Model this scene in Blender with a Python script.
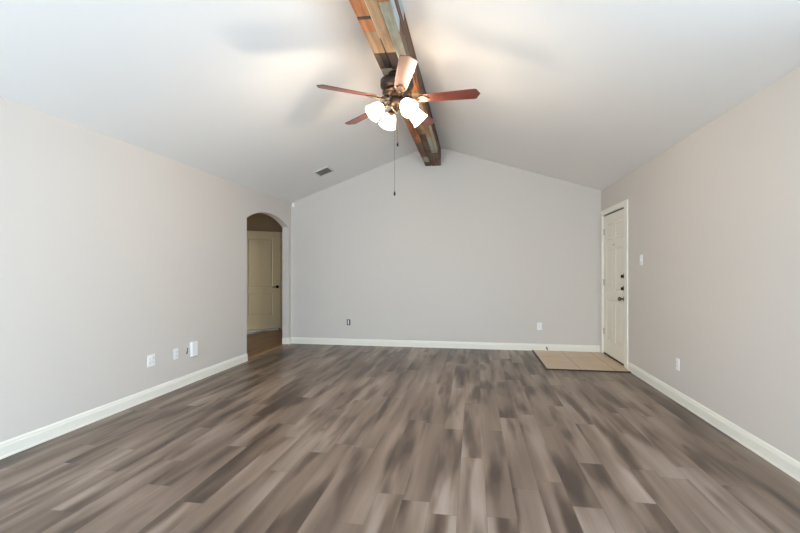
import bpy, bmesh, math, random
from mathutils import Vector, Matrix
random.seed(7)
for o in list(bpy.data.objects): bpy.data.objects.remove(o)
S = bpy.context.scene
COL = S.collection
R = math.radians

# ------------------------------------------------------------ camera
cd = bpy.data.cameras.new('camera'); cam = bpy.data.objects.new('camera', cd); COL.objects.link(cam)
cd.sensor_width = 36; cd.lens = 436 / 800 * 36; cd.shift_y = 4.2 / 800
cd.clip_start = .02
cam.location = (0, 0, 1.25); cam.rotation_euler = (R(90), 0, math.atan(74 / 436))
S.camera = cam
# ------------------------------------------------------------ world, daylight, exposure
w = bpy.data.worlds.new('sky'); S.world = w; w.use_nodes = True
wn = w.node_tree.nodes; bg = wn['Background']
sky = wn.new('ShaderNodeTexSky'); sky.sky_type = 'NISHITA'; sky.sun_disc = False; sky.sun_elevation = R(40); sky.sun_rotation = R(20)
w.node_tree.links.new(sky.outputs[0], bg.inputs[0]); bg.inputs[1].default_value = .12
WINDOWS = [(-2.5, -1.1, .5, 2.12), (-.3, 1.3, .5, 2.12)]      # x0, x1, z0, z1 in the wall behind the camera
REAR = -1.6; XR0 = 1.914
def area(name, loc, rot, sx, sy, power, color):
    l = bpy.data.lights.new(name, 'AREA'); l.shape = 'RECTANGLE'; l.size = sx; l.size_y = sy
    l.energy = power; l.color = color
    o = bpy.data.objects.new(name, l); COL.objects.link(o); o.location = loc; o.rotation_euler = rot
    return o
for i, (x0, x1, z0, z1) in enumerate(WINDOWS):
    area('window_daylight', ((x0 + x1) / 2, REAR - .2, (z0 + z1) / 2), (R(90), 0, 0), x1 - x0, z1 - z0, 80, (.70, .86, 1.0))
SIDE = (.35, 2.1, .6, 2.2)          # y0, y1, z0, z1 of the window in the right wall beside the camera
area('window_daylight', (XR0 + .3, (SIDE[0] + SIDE[1]) / 2, (SIDE[2] + SIDE[3]) / 2), (R(90), 0, R(90)), SIDE[1] - SIDE[0], SIDE[3] - SIDE[2], 52, (.62, .81, 1.0))
area('hall_fill_light', (-5.35, 6.9, 1.2), (R(90), 0, R(-60)), .8, 1.6, 8.5, (1.0, .92, .72))  # unseen fill light, added to brighten the hall and its door
LAMP_POWER = 9.5; LAMP_COLOR = (1.0, .82, .62); SHADE_EMIT = 7.0
S.view_settings.view_transform = 'Standard'; S.view_settings.look = 'None'
S.view_settings.exposure = 1.15; S.view_settings.gamma = 1; S.view_settings.use_curve_mapping = False
S.cycles.max_bounces = 10; S.cycles.diffuse_bounces = 7
S.cycles.use_denoising = True
S.cycles.sample_clamp_indirect = 6

# ------------------------------------------------------------ helpers
def srgb(r, g, b):
    f = lambda c: (c / 255) / 12.92 if c / 255 <= .04045 else ((c / 255 + .055) / 1.055) ** 2.4
    return (f(r), f(g), f(b), 1)
class NT:
    def __init__(s, name):
        s.m = bpy.data.materials.new(name); s.m.use_nodes = True; s.t = s.m.node_tree
        s.b = s.t.nodes['Principled BSDF']; s.out = s.t.nodes['Material Output']
    def n(s, kind, **kw):
        q = s.t.nodes.new('ShaderNode' + kind)
        for k, v in kw.items(): setattr(q, k, v)
        return q
    def l(s, a, b): s.t.links.new(a, b)
    def math(s, op, a, b=None):
        q = s.n('Math', operation=op)
        for i, v in enumerate((a, b)):
            if v is None: continue
            if isinstance(v, (int, float)): q.inputs[i].default_value = v
            else: s.l(v, q.inputs[i])
        return q.outputs[0]
    def ramp(s, fac, stops, interp='LINEAR'):
        q = s.n('ValToRGB'); q.color_ramp.interpolation = interp
        e = q.color_ramp.elements
        while len(e) < len(stops): e.new(.5)
        for el, (p, c) in zip(e, stops): el.position = p; el.color = c
        s.l(fac, q.inputs[0]); return q.outputs[0]
    def mix(s, fac, a, b, mode='MIX'):
        q = s.n('Mix', data_type='RGBA', blend_type=mode)
        for sock, v in ((q.inputs[0], fac), (q.inputs[6], a), (q.inputs[7], b)):
            if isinstance(v, (int, float)): sock.default_value = v
            elif isinstance(v, tuple): sock.default_value = v
            else: s.l(v, sock)
        return q.outputs[2]
    def noise(s, vec, scale, detail=3, rough=.5):
        q = s.n('TexNoise'); q.inputs['Scale'].default_value = scale; q.inputs['Detail'].default_value = detail
        q.inputs['Roughness'].default_value = rough
        if vec is not None: s.l(vec, q.inputs['Vector'])
        return q.outputs[0]
    def bump(s, h, strength, dist=.01):
        q = s.n('Bump'); q.inputs['Strength'].default_value = strength; q.inputs['Distance'].default_value = dist
        s.l(h, q.inputs['Height']); s.l(q.outputs[0], s.b.inputs['Normal'])
def plain(name, col, rough=.5, metal=0, noise_amt=.06, scale=30, coat=0):
    t = NT(name); tc = t.n('TexCoord')
    n = t.noise(tc.outputs['Object'], scale)
    dark = tuple(c * (1 - noise_amt * 2) for c in col[:3]) + (1,)
    t.l(t.mix(n, dark, col), t.b.inputs['Base Color'])
    t.b.inputs['Roughness'].default_value = rough; t.b.inputs['Metallic'].default_value = metal
    t.b.inputs['Coat Weight'].default_value = coat
    return t.m
def paint(name, col, bump=.15, rough=.75):
    t = NT(name); tc = t.n('TexCoord'); o = tc.outputs['Object']
    n = t.noise(o, .7, 2)
    t.l(t.mix(n, tuple(c * .97 for c in col[:3]) + (1,), col), t.b.inputs['Base Color'])
    t.b.inputs['Roughness'].default_value = rough
    t.bump(t.noise(o, 140, 2), bump, .002)
    return t.m
def planks(name, width, length, tones, rough=.38, dx=0.0):
    t = NT(name); tc = t.n('TexCoord'); sp = t.n('SeparateXYZ'); t.l(tc.outputs['Object'], sp.inputs[0])
    x, y = t.math('ADD', sp.outputs[0], dx), sp.outputs[1]
    u = t.math('DIVIDE', x, width); row = t.math('FLOOR', u)
    wn1 = t.n('TexWhiteNoise', noise_dimensions='1D'); t.l(row, wn1.inputs['W'])
    v = t.math('ADD', t.math('DIVIDE', y, length), wn1.outputs[0]); pl = t.math('FLOOR', v)
    cb = t.n('CombineXYZ'); t.l(row, cb.inputs[0]); t.l(pl, cb.inputs[1])
    wn2 = t.n('TexWhiteNoise', noise_dimensions='2D'); t.l(cb.outputs[0], wn2.inputs['Vector'])
    rnd = wn2.outputs[0]
    # long, soft smudges of grain, different on each plank
    def coords(sx, sy, k):
        c = t.n('CombineXYZ'); t.l(t.math('MULTIPLY', x, sx), c.inputs[0]); t.l(t.math('MULTIPLY', y, sy), c.inputs[1])
        t.l(t.math('MULTIPLY', rnd, k), c.inputs[2]); return c.outputs[0]
    smudge = t.noise(coords(8.5, 1.2, 37), 1.0, 2, .45)
    cloud = t.noise(coords(6.5, .55, 2), 1.0, 2, .5)
    drift = t.noise(coords(1.1, .8, 0), 1.0, 1, .5)
    grain = t.noise(coords(80, 2.4, 91), 1.0, 4, .6)
    dark = t.n('MapRange', interpolation_type='SMOOTHSTEP'); dark.inputs['From Min'].default_value = .46; dark.inputs['From Max'].default_value = .74
    t.l(smudge, dark.inputs['Value'])
    f = t.math('ADD', .52, t.math('MULTIPLY', t.math('SUBTRACT', rnd, .5), .07))
    f = t.math('ADD', f, t.math('MULTIPLY', t.math('SUBTRACT', cloud, .5), .62))
    f = t.math('ADD', f, t.math('MULTIPLY', t.math('SUBTRACT', drift, .5), .30))
    f = t.math('ADD', f, t.math('MULTIPLY', t.math('SUBTRACT', grain, .5), .10))
    f = t.math('SUBTRACT', f, t.math('MULTIPLY', dark.outputs[0], .27))
    col = t.ramp(f, tones)
    # knots, few and small
    vo = t.n('TexVoronoi', feature='F1'); vo.inputs['Scale'].default_value = 1; t.l(coords(6.0, 2.0, 11), vo.inputs['Vector'])
    knot = t.ramp(vo.outputs['Distance'], [(0.0, (1, 1, 1, 1)), (.14, (0, 0, 0, 1))])
    kn = t.ramp(knot, [(0, (0, 0, 0, 1)), (1, (.75, .75, .75, 1))])
    sel = t.math('GREATER_THAN', t.noise(coords(2.2, .9, 5), 1.0, 1), .55)
    col = t.mix(t.math('MULTIPLY', kn, sel), col, tones[0][1][:3] and tuple(c * .55 for c in tones[0][1][:3]) + (1,))
    # seams
    fu = t.math('FRACT', u); fv = t.math('FRACT', v)
    eu = t.math('MINIMUM', fu, t.math('SUBTRACT', 1, fu)); ev = t.math('MINIMUM', fv, t.math('SUBTRACT', 1, fv))
    su = t.math('LESS_THAN', eu, .0014 / width); sv = t.math('LESS_THAN', ev, .0016 / length)
    seam = t.math('MAXIMUM', su, sv)
    col = t.mix(t.math('MULTIPLY', seam, .35), col, tuple(c * .5 for c in tones[0][1][:3]) + (1,))
    t.l(col, t.b.inputs['Base Color'])
    t.b.inputs['Specular IOR Level'].default_value = .5
    t.l(t.math('ADD', t.math('MULTIPLY', grain, .14), rough - .07), t.b.inputs['Roughness'])
    t.bump(t.math('SUBTRACT', t.math('MULTIPLY', grain, .4), seam), .12, .002)
    return t.m

def box(bm, x0, x1, y0, y1, z0, z1, mi=0, bev=0):
    r = bmesh.ops.create_cube(bm, size=1)
    vs = r['verts']
    for v in vs:
        v.co = Vector(((x0 + x1) / 2 + v.co.x * (x1 - x0), (y0 + y1) / 2 + v.co.y * (y1 - y0), (z0 + z1) / 2 + v.co.z * (z1 - z0)))
    fs = set(f for v in vs for f in v.link_faces)
    for f in fs: f.material_index = mi
    if bev:
        es = list(set(e for v in vs for e in v.link_edges))
        q = bmesh.ops.bevel(bm, geom=es, offset=bev, segments=2, affect='EDGES', profile=.6)
        for f in q['faces']: f.material_index = mi
def lathe(bm, prof, n=24, M=None, mi=0):
    M = M or Matrix()
    rings = []
    for r, z in prof:
        if r < 1e-5: rings.append([bm.verts.new(M @ Vector((0, 0, z)))])
        else: rings.append([bm.verts.new(M @ Vector((r * math.cos(2 * math.pi * i / n), r * math.sin(2 * math.pi * i / n), z))) for i in range(n)])
    for a, b in zip(rings, rings[1:]):
        for i in range(n):
            j = (i + 1) % n
            if len(a) == 1 and len(b) == 1: continue
            vs = [a[0], b[i], b[j]] if len(a) == 1 else ([a[i], b[0], a[j]] if len(b) == 1 else [a[i], b[i], b[j], a[j]])
            f = bm.faces.new(vs); f.material_index = mi; f.smooth = True
def tube(bm, pts, r, n=10, mi=0):
    pts = [Vector(p) for p in pts]; rings = []
    for i, p in enumerate(pts):
        d = (pts[min(i + 1, len(pts) - 1)] - pts[max(i - 1, 0)]).normalized()
        a = d.cross(Vector((0, 0, 1)))
        if a.length < .1: a = d.cross(Vector((1, 0, 0)))
        a.normalize(); b = d.cross(a)
        rr = r[i] if isinstance(r, (list, tuple)) else r
        rings.append([bm.verts.new(p + rr * (math.cos(2 * math.pi * k / n) * a + math.sin(2 * math.pi * k / n) * b)) for k in range(n)])
    for a, b in zip(rings, rings[1:]):
        for k in range(n):
            f = bm.faces.new([a[k], a[(k + 1) % n], b[(k + 1) % n], b[k]]); f.smooth = True; f.material_index = mi
    bm.faces.new(rings[0]).material_index = mi; bm.faces.new(rings[-1]).material_index = mi
def prism(bm, pts, off):
    """closed outline (list of 3D points) given thickness by vector off"""
    a = [bm.verts.new(p) for p in pts]; b = [bm.verts.new(Vector(p) + Vector(off)) for p in pts]
    bm.faces.new(a); bm.faces.new(b[::-1])
    for i in range(len(a)):
        j = (i + 1) % len(a); bm.faces.new([a[i], b[i], b[j], a[j]])
def link(name, bm, mats, parent=None, loc=None, rot=None, bevel=0):
    bmesh.ops.recalc_face_normals(bm, faces=bm.faces)
    me = bpy.data.meshes.new(name); bm.to_mesh(me); bm.free()
    o = bpy.data.objects.new(name, me); COL.objects.link(o)
    for m in (mats if isinstance(mats, (list, tuple)) else [mats]): me.materials.append(m)
    if parent: o.parent = parent
    if loc: o.location = loc
    if rot: o.rotation_euler = rot
    if bevel:
        q = o.modifiers.new('bevel', 'BEVEL'); q.width = bevel; q.segments = 2; q.limit_method = 'ANGLE'
    return o
def struct(name, bm, mats, parent=None, **k):
    o = link(name, bm, mats, parent, **k)
    if parent is None: o['kind'] = 'structure'
    return o
def tag(o, label, cat, group=None):
    o['label'] = label; o['category'] = cat
    if group: o['group'] = group
    return o
def empty(name, loc, rot=(0, 0, 0)):
    o = bpy.data.objects.new(name, None); COL.objects.link(o); o.location = loc; o.rotation_euler = rot; o.empty_display_size = .1
    return o
B = bmesh.new

# ------------------------------------------------------------ materials
M_wall = paint('greige_wall_paint', srgb(210, 204, 197))
M_ceil = paint('white_ceiling_paint', srgb(240, 239, 237), bump=.25)
M_trim = plain('white_trim_paint', srgb(236, 233, 222), .35, noise_amt=.01)
M_door = plain('white_door_paint', srgb(232, 227, 214), .4, noise_amt=.01)
M_hall_door = plain('cream_door_paint', srgb(214, 202, 172), .4, noise_amt=.01)
M_hall_wall = paint('hall_wall_paint_shaded', srgb(150, 132, 108))  # the greige paint darkened: the hall's dimness is put into the colour
M_plate = plain('white_plastic', srgb(240, 240, 240), .35, noise_amt=.005)
M_slot_shadow = plain('dark_slot_and_shadow', srgb(40, 38, 36), .6)
M_black = plain('black_metal', srgb(22, 20, 19), .35, .6)
M_bronze = plain('aged_bronze', srgb(92, 74, 60), .38, .85, .15)
M_dkbronze = plain('dark_bronze_enamel', srgb(62, 50, 44), .4, .6, .1)
M_nickel = plain('brushed_bronze_knob', srgb(110, 98, 84), .3, .9)
M_hinge = plain('painted_hinge', srgb(196, 188, 172), .45, .2)
M_green = plain('green_wire_jacket', srgb(35, 130, 70), .5)
M_sweep_gap = plain('dark_rubber_and_gap_shade', srgb(45, 36, 28), .7)
M_edge = plain('dark_transition_strip', srgb(58, 44, 34), .5)
M_thresh = plain('tan_threshold_strip', srgb(150, 118, 84), .4)
M_daylight_wedge = plain('daylight_wedge_white', srgb(232, 236, 242), .3)  # blue-white of daylight put into the colour
M_floor = planks('grey_brown_vinyl_plank', .15, 1.22,
    [(.22, srgb(64, 50, 41)), (.37, srgb(90, 73, 61)), (.52, srgb(120, 102, 88)), (.70, srgb(158, 142, 130))], dx=.085)
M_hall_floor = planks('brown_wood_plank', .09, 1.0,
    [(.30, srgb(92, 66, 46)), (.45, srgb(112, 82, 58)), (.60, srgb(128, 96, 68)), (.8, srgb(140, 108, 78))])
def tile_mat():
    t = NT('beige_ceramic_tile'); tc = t.n('TexCoord'); sp = t.n('SeparateXYZ'); t.l(tc.outputs['Object'], sp.inputs[0])
    fx = t.math('FRACT', t.math('DIVIDE', t.math('SUBTRACT', sp.outputs[0], .91), .415))
    ex = t.math('MINIMUM', fx, t.math('SUBTRACT', 1, fx))
    fy = t.math('FRACT', t.math('DIVIDE', t.math('SUBTRACT', sp.outputs[1], 5.76), .83))
    ey = t.math('MINIMUM', fy, t.math('SUBTRACT', 1, fy))
    g = t.math('MAXIMUM', t.math('LESS_THAN', ex, .012), t.math('LESS_THAN', ey, .004))
    n = t.noise(tc.outputs['Object'], 3.5, 4, .6)
    c = t.mix(n, srgb(186, 158, 126), srgb(212, 188, 158))
    t.l(t.mix(g, c, srgb(140, 116, 92)), t.b.inputs['Base Color']); t.b.inputs['Roughness'].default_value = .35
    return t.m
M_tile = tile_mat()
def board(name, c1, c2, stain=None, amt=.5):
    t = NT(name); tc = t.n('TexCoord'); mp = t.n('Mapping'); mp.inputs['Scale'].default_value = (28, 1.6, 28)
    t.l(tc.outputs['Object'], mp.inputs[0])
    n = t.noise(mp.outputs[0], 1.0, 5, .65)
    c = t.mix(t.ramp(n, [(.35, (0, 0, 0, 1)), (.62, (1, 1, 1, 1))]), c1, c2)
    m2 = t.n('Mapping'); m2.inputs['Scale'].default_value = (6, 2.2, 6); t.l(tc.outputs['Object'], m2.inputs[0])
    n2 = t.noise(m2.outputs[0], 1.0, 3, .6)
    if stain: c = t.mix(t.math('MULTIPLY', t.ramp(n2, [(.48, (0, 0, 0, 1)), (.60, (1, 1, 1, 1))]), amt), c, stain)
    t.l(c, t.b.inputs['Base Color']); t.b.inputs['Roughness'].default_value = .7
    t.bump(n, .5, .006); return t.m
BM = [board('orange_reclaimed_board', srgb(150, 84, 42), srgb(204, 132, 76), srgb(90, 50, 30), .6),      # 0
      board('tan_reclaimed_board', srgb(140, 104, 72), srgb(184, 150, 112), srgb(100, 70, 48), .5),      # 1
      board('charred_board', srgb(30, 23, 19), srgb(66, 50, 40), srgb(112, 84, 60), .7),                                        # 2
      board('sage_painted_board', srgb(140, 142, 124), srgb(176, 178, 160), srgb(120, 100, 78), .5),     # 3
      board('dark_brown_board', srgb(74, 44, 28), srgb(122, 80, 54), srgb(110, 112, 92), .5),            # 4
      board('pale_blue_painted_board', srgb(150, 164, 170), srgb(190, 200, 204), srgb(120, 100, 84), .5),# 5
      board('pale_tan_board', srgb(176, 152, 120), srgb(206, 186, 156), srgb(140, 104, 74), .5)]         # 6
def blade_mat():
    t = NT('rosewood_blade'); tc = t.n('TexCoord'); mp = t.n('Mapping'); mp.inputs['Scale'].default_value = (2, 40, 40)
    t.l(tc.outputs['Object'], mp.inputs[0]); n = t.noise(mp.outputs[0], 1.0, 5, .6)
    t.l(t.mix(n, srgb(76, 34, 27), srgb(122, 64, 52)), t.b.inputs['Base Color'])
    t.b.inputs['Roughness'].default_value = .35; t.b.inputs['Coat Weight'].default_value = .3; t.b.inputs['Coat Roughness'].default_value = .25
    return t.m
M_blade = blade_mat()
def shade_mat():
    t = NT('lit_frosted_glass'); t.b.inputs['Base Color'].default_value = (.9, .86, .8, 1); t.b.inputs['Roughness'].default_value = .5
    tr = t.n('BsdfTransparent'); tl = t.n('BsdfTranslucent'); tl.inputs[0].default_value = (1, .93, .84, 1)
    tc = t.n('TexCoord'); n = t.noise(tc.outputs['Object'], 14, 2)
    t.l(t.mix(n, (1, .84, .66, 1), (1, .88, .72, 1)), t.b.inputs['Emission Color']); t.b.inputs['Emission Strength'].default_value = SHADE_EMIT
    a = t.n('MixShader'); a.inputs[0].default_value = .5; t.l(t.b.outputs[0], a.inputs[1]); t.l(tl.outputs[0], a.inputs[2])
    b = t.n('MixShader'); b.inputs[0].default_value = .38; t.l(a.outputs[0], b.inputs[1]); t.l(tr.outputs[0], b.inputs[2])
    t.l(b.outputs[0], t.out.inputs[0]); return t.m
M_shade = shade_mat()
def bulb_mat():
    t = NT('lit_bulb'); t.b.inputs['Emission Color'].default_value = (1, .85, .65, 1); t.b.inputs['Emission Strength'].default_value = 14
    return t.m
M_bulb = bulb_mat()
def pane_mat():
    t = NT('window_glass'); tr = t.n('BsdfTransparent'); gl = t.n('BsdfGlossy'); gl.inputs['Roughness'].default_value = .02
    m = t.n('MixShader'); m.inputs[0].default_value = .06; t.l(tr.outputs[0], m.inputs[1]); t.l(gl.outputs[0], m.inputs[2]); t.l(m.outputs[0], t.out.inputs[0])
    return t.m
M_pane = pane_mat()

# ------------------------------------------------------------ room shell
XL, XR, YB = -3.104, 1.914, 7.08
ZL, ZR, XA, ZA = 2.41, 2.472, -.685, 3.294
T = .11
bm = B(); box(bm, XL, XR, REAR, YB, -.1, 0); struct('floor', bm, M_floor)
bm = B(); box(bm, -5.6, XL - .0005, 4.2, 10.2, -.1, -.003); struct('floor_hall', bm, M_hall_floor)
bm = B()
e = .3   # ceiling slabs reach over the wall tops
prism(bm, [(XL - e, REAR - e, ZL - e * .3653), (XA, REAR - e, ZA), (XR + e, REAR - e, ZR - e * .309), (XR + e, REAR - e, ZR - e * .309 + .12), (XA, REAR - e, ZA + .14), (XL - e, REAR - e, ZL - e * .3653 + .12)], (0, YB - REAR + 2 * e, 0))
struct('ceiling', bm, M_ceil)
# left wall with the arched opening
AY0, AY1, AZ, ATOP = 5.60, 6.98, 1.985, 2.135
ya = (AY0 + AY1) / 2; hw = (AY1 - AY0) / 2; rise = ATOP - AZ
rr = (hw * hw + rise * rise) / (2 * rise); zc = ATOP - rr; am = math.asin(hw / rr)
arch = [(XL, ya + rr * math.sin(a), zc + rr * math.cos(a)) for a in [-am + 2 * am * i / 24 for i in range(25)]]
pts = [(XL, REAR - T, 0), (XL, AY0, 0)] + arch + [(XL, AY1, 0), (XL, YB + T, 0), (XL, YB + T, ZL), (XL, REAR - T, ZL)]
bm = B(); prism(bm, pts, (-T, 0, 0)); struct('wall_left', bm, M_wall)
# right wall with the entrance
DY0, DY1, DZ = 5.985, 6.975, 2.085
w0, w1, w2_, w3 = SIDE
pts = [(XR, w1, 0), (XR, DY0, 0), (XR, DY0, DZ), (XR, DY1, DZ), (XR, DY1, 0), (XR, YB + T, 0), (XR, YB + T, ZR), (XR, w1, ZR)]
bm = B(); prism(bm, pts, (T, 0, 0)); box(bm, XR, XR + T, REAR - T, w0, 0, ZR); box(bm, XR, XR + T, w0, w1, 0, w2_); box(bm, XR, XR + T, w0, w1, w3, ZR); struct('wall_right', bm, M_wall)
bm = B(); prism(bm, [(XL, YB, 0), (XR, YB, 0), (XR, YB, ZR), (XA, YB, ZA), (XL, YB, ZL)], (0, T, 0)); struct('wall_back', bm, M_wall)
# wall behind the camera: piers and lintels round two windows
bm = B(); y0, y1 = REAR - T, REAR
(a0, a1, z0, z1), (b0, b1, _, _) = WINDOWS
box(bm, XL, a0, y0, y1, 0, ZL); box(bm, a1, b0, y0, y1, 0, ZL); box(bm, b1, XR, y0, y1, 0, ZL)
box(bm, a0, a1, y0, y1, 0, z0); box(bm, b0, b1, y0, y1, 0, z0); box(bm, a0, a1, y0, y1, z1, ZL); box(bm, b0, b1, y0, y1, z1, ZL)
prism(bm, [(XL, y0, ZL), (XR, y0, ZL), (XR, y0, ZR), (XA, y0, ZA)], (0, T, 0))
struct('wall_rear', bm, M_wall)
for k, (x0, x1, z0, z1) in enumerate(WINDOWS):
    bm = B(); f = .05
    box(bm, x0, x0 + f, y0, y1, z0, z1); box(bm, x1 - f, x1, y0, y1, z0, z1)
    box(bm, x0 + f, x1 - f, y0, y1, z0, z0 + f); box(bm, x0 + f, x1 - f, y0, y1, z1 - f, z1)
    box(bm, x0 + f, x1 - f, y0 + .03, y1 - .04, (z0 + z1) / 2 - .02, (z0 + z1) / 2 + .02)
    wo = struct('window_%d' % (k + 1), bm, M_trim)
    bm = B(); box(bm, x0 + f, x1 - f, y0 + .045, y0 + .049, z0 + f, z1 - f); link('window_pane', bm, M_pane, wo)

bm = B(); f = .05; w0, w1, w2_, w3 = SIDE
box(bm, XR, XR + T, w0, w0 + f, w2_, w3); box(bm, XR, XR + T, w1 - f, w1, w2_, w3); box(bm, XR, XR + T, w0 + f, w1 - f, w2_, w2_ + f); box(bm, XR, XR + T, w0 + f, w1 - f, w3 - f, w3)
box(bm, XR + .03, XR + .07, w0 + f, w1 - f, (w2_ + w3) / 2 - .02, (w2_ + w3) / 2 + .02)
wo = struct('window_3', bm, M_trim)
bm = B(); box(bm, XR + .048, XR + .052, w0 + f, w1 - f, w2_ + f, w3 - f); link('window_pane', bm, M_pane, wo)

# hallway behind the arch: outer wall, ends, ceiling, and the angled wall with its door
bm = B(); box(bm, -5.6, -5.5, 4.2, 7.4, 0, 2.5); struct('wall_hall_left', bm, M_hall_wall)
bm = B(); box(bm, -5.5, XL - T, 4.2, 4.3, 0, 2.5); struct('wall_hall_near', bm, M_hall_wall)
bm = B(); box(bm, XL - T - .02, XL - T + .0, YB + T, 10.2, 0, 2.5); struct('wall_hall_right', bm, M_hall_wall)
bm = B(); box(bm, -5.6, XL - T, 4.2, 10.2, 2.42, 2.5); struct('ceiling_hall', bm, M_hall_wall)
ang = math.atan2(.44, .55)
P0 = Vector((-4.059, 8.70, 0))     # latch edge of the hall door at floor level; local -x runs towards the hinge
hall_rot = (0, 0, ang)
def local_struct(name, bm, mat):
    return struct(name, bm, mat, loc=P0, rot=hall_rot)
bm = B(); HW = .80; HH = 2.07
box(bm, -2.6, 1.1, .016, .11, 0, 2.42)
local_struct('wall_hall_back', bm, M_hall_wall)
def panel_leaf(bm, w, h, t, xs, zs, panels):
    """door leaf in x 0..w, front face at y=0 looking to -y; panels: cells (i,j) with moulded insets"""
    gx = [0] + xs + [w]; gz = [0] + zs + [h]
    V = [[bm.verts.new((x, 0, z)) for z in gz] for x in gx]
    cell = {}
    for i in range(len(gx) - 1):
        for j in range(len(gz) - 1):
            cell[i, j] = bm.faces.new([V[i][j], V[i + 1][j], V[i + 1][j + 1], V[i][j + 1]])
    bm.normal_update()
    pf = [cell[p] for p in panels]
    bmesh.ops.inset_individual(bm, faces=pf, thickness=.014, depth=-.007)
    bmesh.ops.inset_individual(bm, faces=pf, thickness=.012, depth=0)
    bmesh.ops.inset_individual(bm, faces=pf, thickness=.024, depth=.005)
    # sides and back
    a = [V[0][0], V[-1][0], V[-1][-1], V[0][-1]]
    b = [bm.verts.new((q.co.x, t, q.co.z)) for q in a]
    bm.faces.new([b[3], b[2], b[1], b[0]])
    bot = [V[i][0] for i in range(len(gx))]; top = [V[i][-1] for i in range(len(gx))]
    lft = [V[0][j] for j in range(len(gz))]; rgt = [V[-1][j] for j in range(len(gz))]
    bm.faces.new(bot + [b[1], b[0]]); bm.faces.new(top + [b[2], b[3]]); bm.faces.new(lft + [b[3], b[0]]); bm.faces.new(rgt + [b[2], b[1]])
bm = B(); panel_leaf(bm, HW, HH - .04, .035, [.15, HW - .16], [.285, .745, .865, 1.88], [(1, 1), (1, 3)])
d2 = struct('door_2', bm, M_hall_door, loc=P0 + Matrix.Rotation(ang, 3, 'Z') @ Vector((-HW, -.02, .04)), rot=hall_rot)
bm = B()   # lever handle, in the leaf's own frame
lathe(bm, [(0, 0), (.032, 0), (.032, .008), (.012, .012), (.012, .05), (0, .05)], 20, Matrix.Translation((HW - .065, 0, .87)) @ Matrix.Rotation(R(90), 4, 'X'))
tube(bm, [(HW - .065, -.045, .87), (HW - .10, -.048, .87), (HW - .175, -.046, .868)], [.011, .010, .008])
link('door_handle', bm, M_black, d2)
bm = B(); prism(bm, [(-.95, -.36, -.003), (-.62, -.33, -.003), (-.30, -.06, -.003), (-.04, -.022, -.003), (-.04, .0, -.003), (-.95, .0, -.003)], (0, 0, .036)); local_struct('floor_daylight_wedge', bm, M_daylight_wedge)  # pale wedge standing in for daylight on the hall floor, not a threshold
bm = B(); box(bm, .004, .064, -.012, .012, .0, HH); local_struct('trim_10', bm, M_hall_door)
bm = B(); box(bm, XL - T, XL + .006, AY0, AY1, -.003, .006); struct('trim_8', bm, M_thresh, bevel=.002)

# baseboards: a stepped, rounded profile run along each wall
PROF = [(0, 0), (.016, 0), (.016, .012), (.013, .016), (.013, .075), (.009, .088), (.009, .094), (.004, .106), (0, .108)]
def base(name, p, q, nrm, ends=(0, 0)):
    bm = B(); p = Vector(p); q = Vector(q); n = Vector(nrm)
    prism(bm, [p + n * (a + .0005) + Vector((0, 0, z + .0005)) for a, z in PROF], q - p)
    struct(name, bm, M_trim)
base('baseboard_left', (XL, REAR, 0), (XL, AY0, 0), (1, 0, 0))
base('baseboard_left_far', (XL, AY1, 0), (XL, YB, 0), (1, 0, 0))
base('baseboard_left_jamb', (XL - T, AY1, 0), (XL + .016, AY1, 0), (0, -1, 0))
base('baseboard_back', (XL + .017, YB, 0), (XR - .001, YB, 0), (0, -1, 0))
base('baseboard_right', (XR, REAR, 0), (XR, 5.875, 0), (-1, 0, 0))
base('baseboard_rear', (XL + .017, REAR, 0), (XR - .017, REAR, 0), (0, 1, 0))

# tiled landing inside the entrance and its dark edging
bm = B(); box(bm, .915, XR, 5.755, YB - .02, .0005, .010); box(bm, XR, XR + T, DY0, DY1, -.05, .009)
struct('floor_entry', bm, M_tile)
bm = B(); box(bm, .893, .915, 5.733, YB - .018, .0005, .013); box(bm, .915, XR - .018, 5.733, 5.755, .0005, .013)
struct('trim_7', bm, M_edge, bevel=.002)

# entrance door in the right wall
c = .018
bm = B(); y_out0, y_out1 = 5.88, 7.045
for (u0, u1, v0, v1) in ((y_out0, DY0 + .012, .0, 2.15), (DY1 - .012, y_out1, .0, 2.15), (DY0 + .012, DY1 - .012, DZ - .012, 2.15)):
    box(bm, XR - c, XR - .0005, u0, u1, v0 + (.0105 if v0 == 0 else 0), v1)
struct('trim_1', bm, M_trim, bevel=.003)
bm = B()   # jamb lining
box(bm, XR - .001, XR + T, DY0, DY0 + .012, .01, DZ); box(bm, XR - .001, XR + T, DY1 - .012, DY1, .01, DZ); box(bm, XR - .001, XR + T, DY0 + .012, DY1 - .012, DZ - .012, DZ)
box(bm, XR + .06, XR + T, DY0 + .012, DY1 - .012, .01, DZ - .012)
struct('trim_2', bm, M_trim)
LW = DY1 - DY0 - .030; LH = 2.034
bm = B()
panel_leaf(bm, LW, LH, .044, [.12, LW / 2 - .055, LW / 2 + .055, LW - .12], [.22, .82, .95, 1.55, 1.67, 1.90],
           [(1, 1), (3, 1), (1, 3), (3, 3), (1, 5), (3, 5)])
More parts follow.
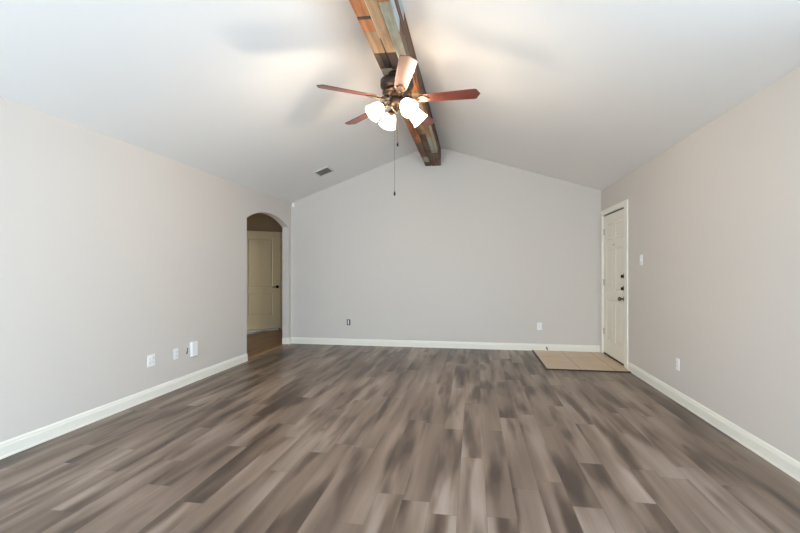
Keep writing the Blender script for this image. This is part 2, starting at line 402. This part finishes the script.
# local x runs along the world -y direction; the front looks to world -x
d1 = struct('door_1', bm, M_door, loc=(XR + .008, DY1 - .015, .026), rot=(0, 0, R(-90)))
def on_door(bm, y, z, prof, n=20, mi=0):
    lathe(bm, prof, n, Matrix.Translation((DY1 - .015 - y, 0, z - .026)) @ Matrix.Rotation(R(90), 4, 'X'), mi)
for z in (1.18, 1.02):
    bm = B(); on_door(bm, 6.06, z, [(0, 0), (.031, 0), (.031, .008), (.026, .014), (.011, .016), (.011, .024), (0, .024)])
    cx = DY1 - .015 - 6.06; box(bm, cx - .005, cx + .005, -.044, -.022, z - .026 - .024, z - .026 + .016, bev=.003)
    link('deadbolt', bm, M_black, d1)
bm = B(); on_door(bm, 6.06, .883, [(0, 0), (.034, 0), (.034, .006), (.026, .012), (.012, .014), (.012, .036), (.022, .044), (.028, .056), (.026, .070), (.014, .077), (0, .078)])
link('door_knob', bm, M_nickel, d1)
bm = B(); on_door(bm, 6.49, 1.61, [(0, 0), (.011, 0), (.011, .004), (.006, .005), (0, .003)], 14); link('peephole', bm, M_nickel, d1)
for z in (.32, 1.05, 1.80):
    bm = B(); tube(bm, [(.001, -.006, z - .045), (.001, -.006, z + .045)], .006, 8); box(bm, .002, .03, -.0015, .0, z - .045, z + .045)
    link('hinge', bm, M_hinge, d1)
bm = B(); box(bm, .0, LW, -.004, .03, -.014, .008); link('door_sweep', bm, M_sweep_gap, d1)
bm = B(); box(bm, XR + .0, XR + .05, DY0 + .03, DY1 - .03, 2.062, DZ - .013); struct('door_head_gap_shade', bm, M_sweep_gap)  # dark strip standing in for the shaded gap above the leaf

# ------------------------------------------------------------ ridge beam: rows of mixed reclaimed boards on a box core
X0, X1, ZB, YE = -.778, -.529, 2.953, YB
bm = B()
box(bm, X0 + .012, X1 - .012, REAR, YE - .001, ZB + .012, ZA - .012, 2)
def run(x0, x1, z0, z1, segs):
    for i, (a, b, mi) in enumerate(segs):
        jx = random.uniform(-.0015, .0015)
        box(bm, x0, x1, a + .0015, b - .0015, z0 + jx, z1 + jx, mi, .002)
W = X1 - X0; s1, s2 = X0 + W * .40, X0 + W * .71
run(X0, s1 - .004, ZB, ZB + .013, [(REAR, .3, 1), (.3, 1.6, 4), (1.6, 2.84, 0), (2.84, 2.875, 2), (2.875, 3.03, 0), (3.03, 3.34, 1), (3.34, 3.60, 2), (3.60, 3.95, 6), (3.95, 4.9, 1), (4.9, 5.8, 0), (5.8, 6.5, 4), (6.5, 6.8, 3), (6.8, YE - .001, 4)])
run(s1 - .003, s1 + .004, ZB - .005, ZB + .004, [(REAR, .8, 1), (.8, 3.12, 6), (3.62, 4.3, 1)])
run(s1 + .005, s2 - .001, ZB - .002, ZB + .013, [(REAR, .9, 0), (.9, 2.0, 3), (2.0, 3.34, 1), (3.34, 3.62, 2), (3.62, 4.4, 0), (4.4, 5.4, 1), (5.4, YE - .001, 4)])
run(s2 + .001, X1, ZB, ZB + .013, [(REAR, 1.1, 4), (1.1, 2.71, 0), (2.71, 3.55, 3), (3.55, 4.15, 0), (4.15, 5.0, 6), (5.0, 5.55, 1), (5.55, 6.3, 3), (6.3, YE - .001, 4)])
h1, h2 = ZB + .013, ZB + .115
zs = ZA - (X1 - XA) * .309 - .004
run(X1 - .013, X1, h1 + .001, h2 - .001, [(REAR, 1.4, 4), (1.4, 3.1, 5), (3.1, 4.0, 4), (4.0, 4.9, 0), (4.9, 6.4, 6), (6.4, YE - .001, 4)])
run(X1 - .013, X1 + .002, h2 + .001, h2 + .085, [(REAR, 2.2, 1), (2.2, 3.6, 4), (3.6, 4.6, 4), (4.6, YE - .001, 4)])
run(X1 - .013, X1, h2 + .087, zs, [(REAR, 1.9, 4), (1.9, 3.3, 5), (3.3, 4.8, 4), (4.8, YE - .001, 2)])
zl = ZA - (XA - X0) * .3653 - .004
run(X0, X0 + .013, h1 + .001, h2 - .001, [(REAR, 1.0, 4), (1.0, 3.2, 1), (3.2, 5.2, 0), (5.2, YE - .001, 4)])
run(X0, X0 + .013, h2 + .001, zl, [(REAR, 2.1, 2), (2.1, 4.2, 1), (4.2, 5.8, 3), (5.8, YE - .001, 4)])
beam = link('ceiling_beam', bm, BM)
tag(beam, 'rustic ridge beam clad in mixed orange, brown and sage weathered boards under the vaulted ceiling', 'beam')

# ------------------------------------------------------------ ceiling fan
FX, FY, FZ = (X0 + X1) / 2, 3.70, 2.72      # blade plane
fan = empty('ceiling_fan', (FX, FY, ZB - .004))
tag(fan, 'five-blade rosewood ceiling fan with four lit glass shades, hanging from the wooden beam', 'ceiling fan')
dz = FZ - (ZB - .004)
bm = B()
lathe(bm, [(0, 0), (.074, 0), (.076, -.042), (.085, -.050), (.134, -.056), (.144, -.064), (.144, -.112), (.140, -.122), (.118, -.140), (.110, -.150), (0, -.150)], 40)
link('motor_housing', bm, M_dkbronze, fan)
bm = B()
lathe(bm, [(0, -.150), (.112, -.150), (.122, -.160), (.122, -.172), (.10, -.184), (.07, -.190), (.05, -.200), (.05, -.215), (.066, -.224), (.072, -.24), (.070, -.275), (.058, -.292), (.040, -.300), (.028, -.318), (.012, -.326), (.012, -.336), (0, -.340)], 36)
for i in range(20):   # beading round the flywheel
    a = 2 * math.pi * i / 20
    lathe(bm, [(0, .007), (.005, .005), (.007, 0), (.005, -.005), (0, -.007)], 8, Matrix.Translation((.122 * math.cos(a), .122 * math.sin(a), -.166)))
link('switch_housing', bm, M_bronze, fan)

def blade_bm():
    bm = B(); t = .006
    out = [(.205, -.047), (.215, -.052), (.40, -.060), (.660, -.069), (.678, -.062), (.683, -.045), (.706, 0), (.683, .045), (.678, .062), (.660, .069), (.40, .060), (.215, .052), (.205, .047)]
    prism(bm, [(x, y, -t / 2) for x, y in out], (0, 0, t)); return bm
def iron_bm():
    bm = B()
    pts = [(.10, -.012), (.135, -.022), (.165, -.014), (.19, -.030), (.215, -.042), (.24, -.040), (.25, -.024), (.275, -.018), (.285, 0)]
    out = pts + [(x, -y) for x, y in pts[:-1][::-1]]
    prism(bm, [(x, y, -.012) for x, y in out], (0, 0, .006))
    tube(bm, [(.085, 0, .02), (.12, 0, .005), (.155, 0, -.012), (.20, 0, -.012)], [.014, .012, .010, .007], 10)
    for x, y in ((.225, -.026), (.225, .026), (.265, 0)):
        lathe(bm, [(0, -.016), (.004, -.015), (.006, -.012)], 8, Matrix.Translation((x, y, 0)))
    for sy in (-1, 1):   # scrolls
        tube(bm, [(.125, sy * .006, -.006), (.150, sy * .026, -.012), (.172, sy * .030, -.014), (.182, sy * .018, -.014), (.170, sy * .010, -.014)], .0045, 8)
    return bm
b0 = link('blade', blade_bm(), M_blade, fan, bevel=.0015); i0 = link('blade_iron', iron_bm(), M_bronze, b0)
for k in range(5):
    if k == 0: b, i = b0, i0
    else:
        b = b0.copy(); COL.objects.link(b); i = i0.copy(); COL.objects.link(i); i.parent = b; b.parent = fan
    b.location = (0, 0, dz); b.rotation_euler = (R(-12), R((-.4, -3.2, .2, 3.2, .5)[k]), R(-1 - 72 * k))
# four lamps
def shade_bm():
    bm = B()   # local -z runs from the neck to the flared mouth
    o = [(.024, 0), (.032, -.004), (.046, -.018), (.057, -.040), (.062, -.064), (.064, -.086), (.068, -.104), (.077, -.120)]
    i = [(r - .003, z) for r, z in o[::-1]]
    lathe(bm, o + i, 32); return bm
def arm_bm():
    bm = B()
    tube(bm, [(.055, 0, -.255), (.085, 0, -.246), (.112, 0, -.254), (.130, 0, -.282)], [.009, .008, .008, .009], 10)
    return bm
arm0 = sh0 = None
for k in range(4):
    az = R((33, 123, 213, 307)[k])
    if k == 0:
        arm0 = link('light_arm', arm_bm(), M_bronze, fan)
        bm = B(); lathe(bm, [(0, .020), (.016, .018), (.026, .010), (.030, -.002), (.030, -.010), (.024, -.012)], 24); so0 = link('lamp_socket', bm, M_bronze, arm0)
        sh0 = link('lamp_shade', shade_bm(), M_shade, fan)
        bm = B(); lathe(bm, [(0, -.010), (.012, -.012), (.013, -.030), (.024, -.046), (.029, -.062), (.026, -.080), (.014, -.090), (0, -.093)], 18); bu0 = link('bulb', bm, M_bulb, sh0)
        arm, so, sh, bu = arm0, so0, sh0, bu0
    else:
        arm = arm0.copy(); so = so0.copy(); sh = sh0.copy(); bu = bu0.copy()
        for q, p in ((arm, fan), (so, arm), (sh, fan), (bu, sh)): COL.objects.link(q); q.parent = p
    arm.rotation_euler = (0, 0, az)
    tilt = R(-48)          # mouth turned outward and down
    so.location = (.135, 0, -.295); so.rotation_euler = (0, tilt, 0)
    sh.matrix_local = Matrix.Rotation(az, 4, 'Z') @ Matrix.Translation((.140, 0, -.300)) @ Matrix.Rotation(tilt, 4, 'Y')
    l = bpy.data.lights.new('bulb_light', 'POINT'); l.energy = LAMP_POWER; l.color = LAMP_COLOR; l.shadow_soft_size = .035
    lo = bpy.data.objects.new('bulb_light', l); COL.objects.link(lo)
    lo.location = Vector((FX, FY, ZB - .004)) + (Matrix.Rotation(az, 4, 'Z') @ Matrix.Translation((.140, 0, -.300)) @ Matrix.Rotation(tilt, 4, 'Y')) @ Vector((0, 0, -.104))
# two pull chains with fobs
for (cx, cy, zend) in ((.012, -.045, 2.345), (-.012, -.052, 1.925)):
    bm = B(); x, y = cx, cy; z = -.27; zl_ = zend - (ZB - .004)
    tube(bm, [(x, y, z), (x, y, zl_)], .0013, 6)
    k = 0
    while z > zl_:
        lathe(bm, [(0, .0022), (.0022, 0), (0, -.0022)], 6, Matrix.Translation((x, y, z))); z -= .012
    ch = link('pull_chain', bm, M_bronze, fan)
    bm = B(); lathe(bm, [(0, .002), (.004, 0), (.007, -.012), (.009, -.028), (.006, -.036), (0, -.038)], 12, Matrix.Translation((x, y, zl_)))
    link('chain_fob', bm, M_black, ch)

# ------------------------------------------------------------ things on the walls
def wall_frame(o, wall, u, z):
    """things are built looking to -y with their back at y=0; turn them onto a wall"""
    if wall == 'back': o.location = (u, YB - .0005, z)
    if wall == 'left': o.location = (XL + .0005, u, z); o.rotation_euler = (0, 0, R(90))
    if wall == 'right': o.location = (XR - .0005, u, z); o.rotation_euler = (0, 0, R(-90))
def outlet(wall, u, z, gangs, label):
    w = .070 if gangs == 1 else .098
    o = empty('wall_outlet', (0, 0, 0)); wall_frame(o, wall, u, z)
    tag(o, label, 'outlet')
    bm = B(); box(bm, -w / 2, w / 2, -.006, 0, -.057, .057, bev=.003); link('cover_plate', bm, M_plate, o)
    for g in range(gangs):
        gx = 0 if gangs == 1 else (-.022 + .044 * g)
        for s in (-1, 1):
            bm = B(); box(bm, gx - .017, gx + .017, -.0085, -.0055, s * .0195 - .014, s * .0195 + .014, 0, .002)
            for q in (-.0065, .0065): box(bm, gx + q - .0011, gx + q + .0011, -.0089, -.0084, s * .0195 - .003, s * .0195 + .007, 1)
            lathe(bm, [(.0025, 0), (0, 0)], 8, Matrix.Translation((gx, -.0089, s * .0195 - .008)) @ Matrix.Rotation(R(90), 4, 'X'), 1)
            link('receptacle', bm, [M_plate, M_slot_shadow], o)
    return o
outlet('left', 3.782, .375, 2, 'white double-gang outlet low on the left wall, nearest the camera')
outlet('left', 4.140, .373, 1, 'white single outlet on the left wall between the double outlet and the green wire')
outlet('back', 1.008, .383, 1, 'white outlet low on the back wall left of the entry tiles')
outlet('right', 4.530, .360, 1, 'white outlet low on the right wall between the entrance door and the camera')
# light switch by the entrance
o = empty('light_switch', (0, 0, 0)); wall_frame(o, 'right', 5.449, 1.375)
tag(o, 'white light switch on the right wall beside the entrance door', 'light switch')
bm = B(); box(bm, -.040, .040, -.006, 0, -.062, .062, bev=.003); link('cover_plate', bm, M_plate, o)
bm = B(); box(bm, -.006, .006, -.016, -.005, -.004, .014, bev=.002); box(bm, -.008, .008, -.008, -.005, -.014, .014); link('toggle', bm, M_plate, o)
# uncovered electrical box in the back wall
o = empty('outlet_box', (0, 0, 0)); wall_frame(o, 'back', -2.078, .383)
tag(o, 'uncovered dark electrical box with a white receptacle low on the back wall', 'outlet box')
bm = B(); box(bm, -.030, .030, -.003, 0, -.048, .048); link('back_box', bm, M_slot_shadow, o)
bm = B(); box(bm, -.010, .010, -.012, -.003, -.036, .036, bev=.002); link('receptacle', bm, M_plate, o)
# white box with its green wire on the left wall
o = empty('utility_box', (0, 0, 0)); wall_frame(o, 'left', 4.425, .375)
tag(o, 'white boxy utility cover on the left wall, right of the green wire', 'utility box')
bm = B(); box(bm, -.050, .050, -.030, 0, -.082, .082, bev=.006); link('cover', bm, M_plate, o)
bm = B(); box(bm, -.044, .044, -.026, -.004, -.085, -.0815); link('bottom_shadow', bm, M_slot_shadow, o)  # dark strip painting the shadow under the box, not a vent
bm = B()
tube(bm, [(XL, 4.312, .345), (XL + .010, 4.312, .345), (XL + .016, 4.314, .360), (XL + .014, 4.318, .385), (XL + .009, 4.322, .405)], .0042, 8)
tube(bm, [(XL, 4.306, .345), (XL + .012, 4.306, .342), (XL + .018, 4.302, .355), (XL + .016, 4.300, .372)], .0035, 8)
g = link('wire_stub', bm, M_green); tag(g, 'short green wire stub sticking out of the left wall beside the white box', 'wire')
# door stop on the back baseboard
o = empty('door_stop', (1.114, YB - .0145, .052), (0, 0, R(0)))
tag(o, 'small black spring door stop on the back baseboard above the entry tiles', 'door stop')
bm = B(); lathe(bm, [(0, 0), (.012, 0), (.012, .004), (.006, .006), (0, .006)], 14, Matrix.Rotation(R(90), 4, 'X')); link('base_plate', bm, M_black, o)
bm = B(); pts = []
for i in range(90):
    a = i * .7; pts.append((.006 * math.cos(a) + .0, -.006 - i * .00072, .006 * math.sin(a) - .000002 * i * i))
tube(bm, pts, .0018, 6); link('spring', bm, M_black, o)
bm = B(); lathe(bm, [(0, .068), (.008, .068), (.009, .078), (.006, .083), (0, .084)], 14, Matrix.Translation((0, 0, -.014)) @ Matrix.Rotation(R(90), 4, 'X')); link('rubber_tip', bm, M_black, o)
# motion sensor high in the back left corner
o = empty('motion_sensor', (XL + .050, YB - .0005, 2.375))
tag(o, 'tiny white motion sensor high in the corner above the arched opening', 'sensor')
bm = B(); box(bm, -.020, .020, -.030, 0, -.035, .035, bev=.007); link('sensor_body', bm, M_plate, o)
bm = B(); lathe(bm, [(0, .016), (.008, .012), (.013, .004), (.014, 0)], 16, Matrix.Translation((0, -.028, -.006)) @ Matrix.Rotation(R(90), 4, 'X')); link('lens', bm, M_plate, o)

# ceiling register on the left slope
sl = math.atan(.3653); vx, vy = -2.215, 6.24; vz = ZL + (vx - XL) * .3653
o = empty('ceiling_vent', (vx, vy, vz), (0, -sl, 0))
tag(o, 'white louvred air vent on the left ceiling slope near the back wall', 'vent')
w2, h2_, f = .122, .150, .022
M_vent = plain('white_vent_enamel', srgb(222, 220, 216), .4, noise_amt=.01)
bm = B()
for (a, b, c1, d) in ((-w2, w2, -h2_, -h2_ + f), (-w2, w2, h2_ - f, h2_), (-w2, -w2 + f, -h2_ + f, h2_ - f), (w2 - f, w2, -h2_ + f, h2_ - f)): box(bm, a, b, c1, d, -.012, -.001)
link('vent_frame', bm, M_vent, o, bevel=.002)
bm = B(); box(bm, -w2 + f, w2 - f, -h2_ + f, h2_ - f, -.003, -.001); link('vent_backing', bm, plain('grey_duct', srgb(128, 126, 122), .7), o)
bm = B()
for i in range(5):
    y = -h2_ + f + .018 + i * (2 * (h2_ - f) - .036) / 4
    prism(bm, [(-w2 + f, y + .010, -.004), (-w2 + f, y + .008, -.0035), (-w2 + f, y - .010, -.0115), (-w2 + f, y - .008, -.012)], (2 * (w2 - f), 0, 0))
link('louvres', bm, M_vent, o)
